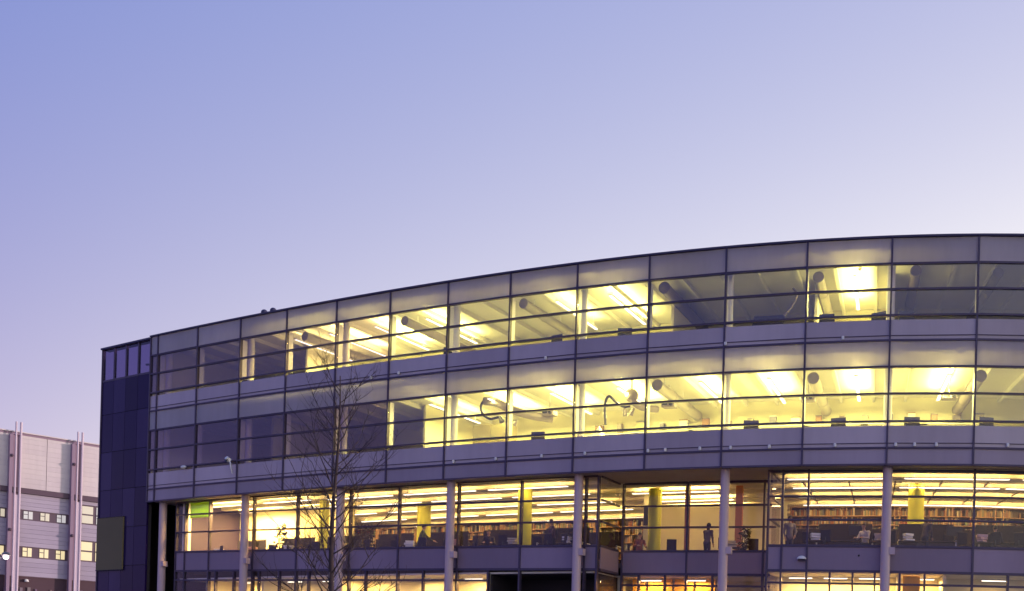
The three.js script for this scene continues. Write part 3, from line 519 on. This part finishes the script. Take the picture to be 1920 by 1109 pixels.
// ------------------------------------------------------------------ people in the library
function figure(name, label, m, d, floor, turn, joints, bones, headAt, headTurn, hair, skin, fingersAt) {
  const t = thing(name, label, 'person', put(m, d, floor), heading(m) + turn);
  const N = 88, half = N / 2, S = 1.0, mc = new MarchingCubes(N, M.fabric, false, false, 60000);
  mc.isolation = 0;
  const B = bones.map(([a, b, ra, rb, c]) => ({ a: joints[a], b: joints[b], ra, rb, c }));
  const dist = (q, x, y, z) => { const [ax, ay, az] = q.a, ux = q.b[0] - ax, uy = q.b[1] - ay, uz = q.b[2] - az, wx = x - ax, wy = y - ay, wz = z - az; const k = Math.min(1, Math.max(0, (ux * wx + uy * wy + uz * wz) / (ux * ux + uy * uy + uz * uz + 1e-9))); return Math.hypot(wx - k * ux, wy - k * uy, wz - k * uz) - (q.ra + (q.rb - q.ra) * k); };
  const K = 0.03;
  for (let k = 0; k < N; k++) for (let j = 0; j < N; j++) for (let i = 0; i < N; i++) {
    const x = (i - half) / half * S, y = (j - half) / half * S + 0.93, z = (k - half) / half * S;
    let v = 9;
    if (Math.abs(x) < 0.75) for (const q of B) { const e = dist(q, x, y, z), h = Math.max(0, K - Math.abs(v - e)) / K; v = Math.min(v, e) - h * h * K * 0.25; }
    mc.field[i + j * N + k * N * N] = -v;
  }
  mc.update();
  const n = mc.count, pos = new Float32Array(n * 3), cl = new Float32Array(n * 3);
  for (let i = 0; i < n; i++) {
    const x = mc.positionArray[i * 3] * S, y = mc.positionArray[i * 3 + 1] * S + 0.93, z = mc.positionArray[i * 3 + 2] * S;
    pos.set([x, y, z], i * 3);
    let best = 9, c = B[0].c; for (const q of B) { const e = dist(q, x, y, z); if (e < best) { best = e; c = q.c; } }
    cl.set(c, i * 3);
  }
  const g = new THREE.BufferGeometry(); g.setAttribute('position', new THREE.BufferAttribute(pos, 3)); g.setAttribute('color', new THREE.BufferAttribute(cl, 3)); g.computeVertexNormals();
  const nrm = mc.normalArray.slice(0, n * 3); g.setAttribute('normal', new THREE.BufferAttribute(nrm.map((v) => -v), 3)); g.computeVertexNormals();
  const paint = (geo, c) => { const q = geo.index ? geo.toNonIndexed() : geo; q.deleteAttribute('uv'); const k = q.attributes.position.count, a = new Float32Array(k * 3); for (let i = 0; i < k; i++) a.set(c, i * 3); q.setAttribute('color', new THREE.BufferAttribute(a, 3)); return q; };
  const rotH = (geo) => geo.rotateY(headTurn).translate(...headAt);
  const extra = [
    paint(rotH(new THREE.SphereGeometry(0.098, 20, 16).scale(0.82, 1.18, 0.98)), skin), paint(rotH(new THREE.SphereGeometry(0.06, 14, 10).scale(0.9, 0.8, 0.9).translate(0, -0.075, 0.028)), skin),
    paint(rotH(new THREE.ConeGeometry(0.017, 0.05, 8).rotateX(-0.3).translate(0, -0.012, 0.1)), skin),
    paint(rotH(new THREE.SphereGeometry(0.02, 8, 6).scale(1.1, 0.3, 0.4).translate(0, -0.058, 0.09)), [skin[0] * 0.75, skin[1] * 0.45, skin[2] * 0.4]),
    ...[-1, 1].flatMap((s) => [paint(rotH(new THREE.SphereGeometry(0.011, 8, 6).translate(s * 0.032, 0.006, 0.083)), [0.03, 0.02, 0.02]), paint(rotH(new THREE.SphereGeometry(0.024, 8, 6).scale(0.4, 1.2, 0.8).translate(s * 0.08, -0.01, 0)), skin)]),
  ];
  for (const [p, dir, s] of fingersAt) for (let f = 0; f < 5; f++) {
    const len = [0.05, 0.072, 0.08, 0.074, 0.058][f], thumb = f === 0, c = new THREE.CapsuleGeometry(0.009, len, 3, 6).translate(0, -len / 2, 0).rotateX(0.35).rotateZ(thumb ? s * 0.9 : (f - 2.5) * 0.08 * s).translate((thumb ? -0.035 : (f - 2.5) * 0.02) * -s, thumb ? 0.03 : -0.035, 0);
    c.applyQuaternion(new THREE.Quaternion().setFromUnitVectors(new THREE.Vector3(0, -1, 0), new THREE.Vector3(...dir).normalize())).translate(...p);
    extra.push(paint(c, skin));
  }
  const body = mergeGeometries([g, ...extra]);
  part(t, 'body', body, new THREE.MeshStandardMaterial({ vertexColors: true, roughness: 0.85, side: THREE.DoubleSide }));
  const hg = [rotH(new THREE.SphereGeometry(0.108, 20, 14, 0, Math.PI * 2, 0, Math.PI * 0.56).scale(0.86, 1.18, 1.0).rotateX(-0.35).translate(0, 0.012, -0.008))];
  if (hair.long) hg.push(rotH(new THREE.SphereGeometry(0.09, 16, 12).scale(0.95, 1.5, 0.62).translate(0, -0.1, -0.055)));
  part(t, 'hair', merged(hg), std(...hair.color, 0.7, { side: THREE.DoubleSide }));
  return t;
}
{
  const SKIN = [0.45, 0.28, 0.2];
  const standing = (lean, armOut) => ({ pelvis: [0, 0.95, 0], waist: [0, 1.1, 0.01 + lean * 0.3], chest: [0, 1.32, lean], neck: [0, 1.49, lean * 1.2], head: [0, 1.56, lean * 1.3],
    shL: [-0.18, 1.42, lean], elL: [-0.24, 1.14, lean - 0.03], wrL: [-0.22, 0.92, lean + 0.06], haL: [-0.215, 0.84, lean + 0.09],
    shR: [0.18, 1.42, lean], elR: [0.26, 1.16, lean + armOut * 0.3], wrR: [0.2, 1.08 - 0.12 * (1 - armOut), lean + armOut * 0.5], haR: [0.17, 1.06 - 0.16 * (1 - armOut), lean + armOut * 0.62],
    hiL: [-0.09, 0.92, 0], knL: [-0.1, 0.5, 0.02], anL: [-0.1, 0.1, 0], toL: [-0.12, 0.04, 0.16], hiR: [0.09, 0.92, 0], knR: [0.1, 0.5, 0.05], anR: [0.11, 0.1, 0.0], toR: [0.13, 0.04, 0.17] });
  const seated = () => ({ pelvis: [0, 0.54, -0.05], waist: [0, 0.7, -0.05], chest: [0, 0.93, 0.0], neck: [0, 1.1, 0.04], head: [0, 1.17, 0.06],
    shL: [-0.19, 1.03, 0.0], elL: [-0.27, 0.78, 0.12], wrL: [-0.18, 0.79, 0.36], haL: [-0.16, 0.79, 0.44], shR: [0.19, 1.03, 0], elR: [0.27, 0.78, 0.12], wrR: [0.18, 0.79, 0.36], haR: [0.16, 0.79, 0.44],
    hiL: [-0.1, 0.53, -0.02], knL: [-0.14, 0.53, 0.42], anL: [-0.14, 0.1, 0.42], toL: [-0.15, 0.04, 0.58], hiR: [0.1, 0.53, -0.02], knR: [0.14, 0.53, 0.42], anR: [0.14, 0.1, 0.42], toR: [0.15, 0.04, 0.58] });
  const bones = (top, legs, skin) => [['pelvis', 'waist', 0.15, 0.135, top], ['waist', 'chest', 0.135, 0.15, top], ['chest', 'neck', 0.13, 0.06, top], ['shL', 'shR', 0.075, 0.075, top], ['neck', 'head', 0.055, 0.055, skin],
    ['shL', 'elL', 0.062, 0.048, top], ['elL', 'wrL', 0.046, 0.034, top], ['wrL', 'haL', 0.032, 0.036, skin], ['shR', 'elR', 0.062, 0.048, top], ['elR', 'wrR', 0.046, 0.034, top], ['wrR', 'haR', 0.032, 0.036, skin],
    ['hiL', 'knL', 0.095, 0.062, legs], ['knL', 'anL', 0.06, 0.042, legs], ['anL', 'toL', 0.045, 0.035, [0.02, 0.02, 0.02]], ['hiR', 'knR', 0.095, 0.062, legs], ['knR', 'anR', 0.06, 0.042, legs], ['anR', 'toR', 0.045, 0.035, [0.02, 0.02, 0.02]]];
  const make = (label, m, d, turn, J, top, legs, hair, headTurn) => figure('person', label, m, d, FLOOR.lib, turn, J, bones(top, legs, SKIN), [J.head[0], J.head[1] + 0.12, J.head[2] + 0.02], headTurn, hair, SKIN,
    [[J.haL, [J.haL[0] - J.wrL[0], J.haL[1] - J.wrL[1], J.haL[2] - J.wrL[2]], -1], [J.haR, [J.haR[0] - J.wrR[0], J.haR[1] - J.wrR[1], J.haR[2] - J.wrR[2]], 1]]);
  make('person in a grey top standing behind the library glass beside the pale column', 10.78, 1.9, 0.5, standing(0.04, 0.2), [0.16, 0.15, 0.2], [0.05, 0.05, 0.08], { color: [0.02, 0.012, 0.01] }, 0.2);
  make('person in dark clothes standing under the yellow-green column, hand forward', 12.52, 1.75, 2.4, standing(0.1, 1), [0.04, 0.03, 0.06], [0.04, 0.04, 0.07], { color: [0.10, 0.05, 0.03], long: true }, -0.3);
  make('person in a dark jacket seated at the library glass by the bright monitor', 13.38, 1.45, 2.9, seated(), [0.03, 0.02, 0.05], [0.03, 0.03, 0.05], { color: [0.015, 0.01, 0.01] }, 0.1);
  chair(13.385, 1.45, 2.9, 'dark office chair under the seated person by the glass');
  make('person in a pale shirt seated at a study desk left of the right column', 11.76, 1.35, -0.6, seated(), [0.5, 0.46, 0.46], [0.03, 0.03, 0.05], { color: [0.03, 0.02, 0.015] }, 0.3);
  make('person in dark clothes seated below the green blind in the corner room', 1.3, 2.6, 0.4, seated(), [0.03, 0.025, 0.04], [0.03, 0.03, 0.05], { color: [0.02, 0.015, 0.01] }, 0.3);
  chair(1.305, 2.6, 0.4, 'dark office chair under the seated person in the corner room');
  make('person in a brown jumper standing left of the bare tree behind the library glass', 2.78, 1.5, 2.7, standing(0.06, 0.6), [0.09, 0.05, 0.03], [0.03, 0.03, 0.05], { color: [0.05, 0.03, 0.02], long: true }, -0.2);
  make('person in a dark green top standing right of the bare tree in the library', 5.25, 1.5, 2.2, standing(0.1, 0.9), [0.03, 0.05, 0.035], [0.02, 0.02, 0.03], { color: [0.015, 0.01, 0.01] }, 0.1);
  make('person in a dark coat seated left of the lime column by the entrance column', 6.45, 1.45, 0.5, seated(), [0.025, 0.02, 0.035], [0.03, 0.03, 0.05], { color: [0.02, 0.012, 0.01] }, 0.2);
  chair(6.455, 1.45, 0.5, 'dark office chair under the person in a dark coat');
  make('person in a dark purple top standing right of the lime column near the recessed bay', 7.45, 1.6, -0.6, standing(0.05, 0.4), [0.06, 0.03, 0.07], [0.02, 0.02, 0.03], { color: [0.03, 0.02, 0.012], long: true }, 0.4);
  make('person in a reddish top seated below the dark wall screen in the recessed bay', 8.5, 3.5, 0.7, seated(), [0.2, 0.06, 0.05], [0.05, 0.03, 0.04], { color: [0.03, 0.02, 0.015] }, 0.3);
  chair(8.505, 3.5, 0.7, 'dark office chair under the person in a reddish top');
  make('person in dark clothes standing behind the recessed glass left of a column', 9.52, 3.5, 2.9, standing(0.08, 0.5), [0.09, 0.075, 0.12], [0.05, 0.045, 0.06], { color: [0.03, 0.02, 0.015], long: true }, 0);
  chair(11.755, 1.35, -0.6, 'dark office chair under the person in a pale shirt');
}

// ------------------------------------------------------------------ white clad building beyond the left end
{
  const SX = 0.69, SZ = 0.724, FX = -65.7, FZ = -95;                      // facade line, running away to the right
  const Q = (s, d) => [FX + s * SX - d * SZ, FZ - s * SZ - d * SX];
  const [qx, qz] = Q(2, 6), QO = [qx, 0, qz];
  const b = thing('clad_building', 'pink-lit white clad building with twin posts beyond the dark stair wing', 'building', QO);
  const q = (name, mat, ...a) => part(b, name, prism(Q, ...a, QO), mat);
  const board = [0, 1, 2].map((i) => std(0.82 - 0.02 * i, 0.75 - 0.02 * i, 0.79 - 0.015 * i, 0.75, { map: streaks }));
  const silver = [0, 1, 2].map((i) => std(0.46 - 0.02 * i, 0.41 - 0.02 * i, 0.55 - 0.02 * i, 0.5, { map: cloudy }));
  const post = std(0.60, 0.50, 0.62, 0.5), fin = std(0.30, 0.21, 0.31, 0.6), rail = std(0.10, 0.06, 0.10, 0.6), frame = std(0.12, 0.08, 0.12, 0.6);
  const lit = [[1, 0.86, 0.62], [0.95, 0.9, 0.9], [1, 0.8, 0.4]].map((c, i) => new THREE.MeshStandardMaterial({ color: col(0.3, 0.3, 0.3), emissive: col(...c), emissiveIntensity: [0.55, 0.5, 0.8][i] }));
  q('wall', fin, -6, 12, 0.31, 14, -1.5, 20.3); q('roof', fin, -6, 12, 0.1, 14, 20.31, 20.5);
  const bays = [-5.0, -0.05, 5.0, 10.0];                                     // centres of the twin posts
  const R = rng(8);
  for (let k = 0; k < 3; k++) {
    const s0 = bays[k] + 0.42, s1 = bays[k + 1] - 0.42, mid = (s0 + s1) / 2;
    for (const [a, c] of [[s0, mid - 0.02], [mid + 0.02, s1]]) for (let r = 0; r < 11; r++) q('cladding_board', board[(R() * 3) | 0], a, c, 0.12, 0.3, 15.4 + r * 0.465, 15.4 + r * 0.465 + 0.457);
    q('rail', rail, s0 - 0.4, s1 + 0.4, -0.05, 0.3, 14.88, 15.36);
    const tall = k === 2;                                                  // the right-hand bay has taller windows
    for (const [h0, h1] of tall ? [[7.1, 8.95], [11.0, 12.6], [14.5, 14.86]] : [[7.1, 8.85], [9.9, 12.4], [13.35, 14.86]]) { const n = Math.max(1, Math.round((h1 - h0) / 0.42)); for (let r = 0; r < n; r++) q('cladding_board', silver[(R() * 3) | 0], s0, s1, 0.14, 0.3, h0 + (h1 - h0) * r / n, h0 + (h1 - h0) * (r + 1) / n - 0.015); }
    for (const [h0, h1, row] of tall ? [[8.97, 10.98, 1], [12.62, 14.48, 0]] : [[8.87, 9.88, 1], [12.42, 13.33, 0]]) {
      q('window_band', frame, s0, s1, 0.26, 0.3, h0, h1);
      const n = tall ? 2 : 3;
      for (let i = 0; i < n; i++) {
        const a = tall ? s0 + 0.15 + i * 1.25 : s0 + 0.38 + i * 1.36, w = tall ? 0.95 : 0.72;
        const win = part(b, 'window', prism(Q, a, a + w, 0.2, 0.25, h0 + 0.1, h1 - 0.1, QO), lit[row ? 2 : (i + k) % 2]);
        for (const [x0, x1, y0, y1] of tall ? [[0, w, 0.46, 0.54]] : [[w * 0.46, w * 0.54, 0, 1], [0, w * 0.45, 0.55, 0.63]]) part(win, 'glazing_bar', prism(Q, a + x0, a + x1, 0.16, 0.195, h0 + 0.1 + (h1 - h0 - 0.2) * y0, h0 + 0.1 + (h1 - h0 - 0.2) * y1, QO), frame);
      }
    }
  }
  q('coping', std(0.70, 0.63, 0.66, 0.6), -6, 12, -0.02, 0.35, 20.52, 20.62);
  for (const s of bays) {
    q('fin', fin, s - 0.58, s - 0.32, -0.5, 0.1, -1.5, 20.2);
    for (const [ds, r] of [[-0.12, 0.08], [0.26, 0.10]]) { const [x, z] = Q(s + ds, -0.5); part(b, 'post', cyl(r, r, 22.9, x - qx, -1.5 + 11.45 + EYE, z - qz, 14), post); }
    q('post_plate', post, s - 0.05, s + 0.2, -0.5, -0.44, -1.5, 14.6);
    for (const h of [18.2, 11.3]) { const [x, z] = Q(s - 0.42, -0.62); part(b, 'bolt', new THREE.SphereGeometry(0.15, 10, 8).translate(x - qx, h + EYE, z - qz), rail); }
  }
  // open ground storey
  q('undercroft_wall', std(0.09, 0.05, 0.07, 0.8), -6, 12, 0.30, 0.305, -1.5, 7.05);
  for (let s = -5; s < 11; s += 0.62) q('batten', std(0.2 + 0.1 * R(), 0.14 + 0.06 * R(), 0.19 + 0.08 * R(), 0.8), s, s + 0.12 + 0.15 * R(), 0.16, 0.29, -1.5, 6.2 - 0.9 * R());

  const [lx, lz] = [-43.2, -61];
  const lamp = thing('street_lamp', 'glowing white street lamp on a pole before the white clad building', 'street lamp', [lx, 0, lz]);
  part(lamp, 'pole', cyl(0.05, 0.09, 7.0, 0, 3.5, 0), M.ductDark); part(lamp, 'arm', tube([[0, 6.95, 0], [0.2, 7.2, 0], [0.5, 7.3, 0]], 0.035), M.ductDark); part(lamp, 'hood', new THREE.SphereGeometry(0.24, 14, 8, 0, 6.3, 0, 1.5).translate(0.55, 7.32, 0), M.ductDark);
  part(lamp, 'bulb', new THREE.SphereGeometry(0.15, 16, 12).translate(0.55, 7.24, 0), new THREE.MeshStandardMaterial({ color: col(1, 1, 1), emissive: col(1, 0.88, 0.92), emissiveIntensity: 4 }));
  const pl = new THREE.PointLight(col(1, 0.85, 0.9), 7); pl.position.set(0.55, 7.24, 0); pl.shadow.radius = 8; pl.castShadow = true; lamp.add(pl);
  const [wx, wz] = Q(1.1, 0.1);
  const wl = thing('wall_lamp', 'small pale wall lamp under the white clad building', 'wall lamp', [wx, 6.7 + EYE, wz]);
  part(wl, 'shade', cyl(0.12, 0.2, 0.24), M.whitePaint); part(wl, 'arm', box(0.06, 0.06, 0.4, 0.1, 0.1, -0.15), rail);
}

// ------------------------------------------------------------------ bare young tree before the facade
{
  const R = rng(21), bark = std(0.05, 0.034, 0.043, 0.9, { map: grain }), pale = std(0.17, 0.13, 0.15, 0.9, { map: grain });
  const tx = -11.36, tz = -30;
  const t = thing('bare_tree', 'slender leafless young tree with fine dark twigs before the glass facade', 'tree', [tx, 0, tz]);
  const HGT = 10.3;
  const trunk = (y) => [0.07 * Math.sin(y * 0.9) + 0.012 * y, y, 0.05 * Math.cos(y * 0.7)];
  const limb = (pts, r0, r1, n) => { // tapered tube
    const c = new THREE.CatmullRomCurve3(pts.map((p) => new THREE.Vector3(...p))), seg = pts.length * 2, g = new THREE.TubeGeometry(c, seg, 1, n), p = g.attributes.position, nr = g.attributes.normal;
    for (let i = 0; i <= seg; i++) { const f = i / seg, r = r0 + (r1 - r0) * f, q = c.getPointAt(f); for (let j = 0; j <= n; j++) { const k = i * (n + 1) + j; p.setXYZ(k, q.x + nr.getX(k) * r, q.y + nr.getY(k) * r, q.z + nr.getZ(k) * r); } }
    return g;
  };
  const tp = []; for (let y = 0; y <= HGT; y += 0.5) tp.push(trunk(y));
  part(t, 'trunk', limb(tp, 0.115, 0.014, 10), bark);
  const grow = (from, dir, len, r, depth, out) => {
    const pts = [from]; let p = [...from], dd = [...dir]; const steps = 5;
    for (let i = 0; i < steps; i++) { dd = [dd[0] + (R() - 0.5) * 0.42, dd[1] + 0.07 + (R() - 0.5) * 0.26, dd[2] + (R() - 0.5) * 0.42]; const n = Math.hypot(...dd); dd = dd.map((v) => v / n); p = p.map((v, k) => v + dd[k] * len / steps); pts.push([...p]); }
    out.push(limb(pts, r, r * 0.35, depth > 1 ? 6 : 4));
    if (depth > 0) { const kids = depth > 1 ? 5 : 4; for (let k = 0; k < kids; k++) { const f = 1 + Math.floor(R() * (steps - 0.01)), a = R() * Math.PI * 2, side = [Math.cos(a), 0.35 + R() * 0.6, Math.sin(a)]; grow(pts[f], [dd[0] * 0.9 + side[0] * 0.8, dd[1] * 0.7 + side[1] * 0.5, dd[2] * 0.9 + side[2] * 0.8], len * (0.42 + 0.25 * R()), r * 0.5, depth - 1, out); } }
  };
  for (let i = 0; i < 34; i++) {
    const y = 2.4 + (HGT - 3.0) * (i / 34) + 0.15 * R(), a = i * 2.4 + R(), up = 0.55 + 0.6 * (y / HGT), f = (HGT - y) / HGT, len = 0.7 + 1.75 * Math.sqrt(Math.max(0.05, f)) * (0.7 + 0.4 * R()), out = [];
    grow(trunk(y), [Math.cos(a), up, Math.sin(a)], len, 0.012 + 0.022 * f, 2, out);
    part(t, 'branch', merged(out), bark);
  }
  for (let i = 0; i < 9; i++) { const y = 1 + i * 0.62; const [x, , z] = trunk(y); part(t, 'bark_patch', new THREE.CylinderGeometry(0.112 - 0.006 * i, 0.116 - 0.006 * i, 0.16 + 0.1 * R(), 9, 1, true, R() * 6, 1.6 + R()).translate(x, y, z), pale); }
}

// ------------------------------------------------------------------ small outside fittings
{
  const f = at('floodlight', 'white floodlight on a bent bracket fixed to the left part of the facade', 'floodlight', 1.9, -0.22, 9.55);
  part(f, 'lamp_head', new THREE.CylinderGeometry(0.09, 0.13, 0.22, 14).rotateX(1.0).translate(-0.05, 0.34, 0.05), M.whitePaint); part(f, 'bracket', tube([[-0.05, 0.3, 0], [0.08, 0.15, 0], [0.12, -0.1, -0.02], [0.1, -0.35, -0.12]], 0.035, 8, 12), M.whitePaint); part(f, 'lens', new THREE.CylinderGeometry(0.1, 0.1, 0.02, 14).rotateX(1.0).translate(-0.05, 0.28, 0.14), M.blackPlastic);
  const g = at('bulkhead_light', 'small white oval bulkhead lamp on the second sill panel at the left', 'wall lamp', 0.77, -0.1, 9.77);
  part(g, 'cover', new THREE.SphereGeometry(0.2, 16, 10).scale(1, 0.45, 0.5), M.whitePaint); part(g, 'base_plate', box(0.3, 0.12, 0.04, 0, 0, -0.08), M.mullion);
  const k = at('panel_lamp', 'small white hooded lamp on the panel under the library glass', 'wall lamp', 11.0, 0.66, 4.55);
  part(k, 'hood', new THREE.SphereGeometry(0.19, 16, 8, 0, 6.2832, 0, 1.6).scale(1, 0.7, 0.7), M.whitePaint); part(k, 'base_plate', box(0.3, 0.1, 0.05, 0, -0.03, -0.07), M.mullion);
  const r = at('roof_vent', 'pair of small dark vents on the roof edge above the third bay', 'roof vent', 2.42, 0.45, 17.0);
  for (const x of [-0.28, 0.36]) { part(r, 'pipe', cyl(0.09, 0.09, 0.24, x, 0.12, 0), M.coping); part(r, 'cowl', new THREE.SphereGeometry(0.16, 14, 8, 0, 6.3, 0, 1.9).translate(x, 0.26, 0), M.coping); }
  part(r, 'base_plate', box(1.1, 0.12, 0.5, 0, 0.06, 0), M.coping);
}

// ------------------------------------------------------------------ render
const renderer = new THREE.WebGLRenderer({ antialias: true });
renderer.shadowMap.enabled = true;
renderer.toneMapping = THREE.LinearToneMapping;
renderer.toneMappingExposure = EXPOSURE;
renderer.setSize(1024, 591);
renderer.render(scene, camera);
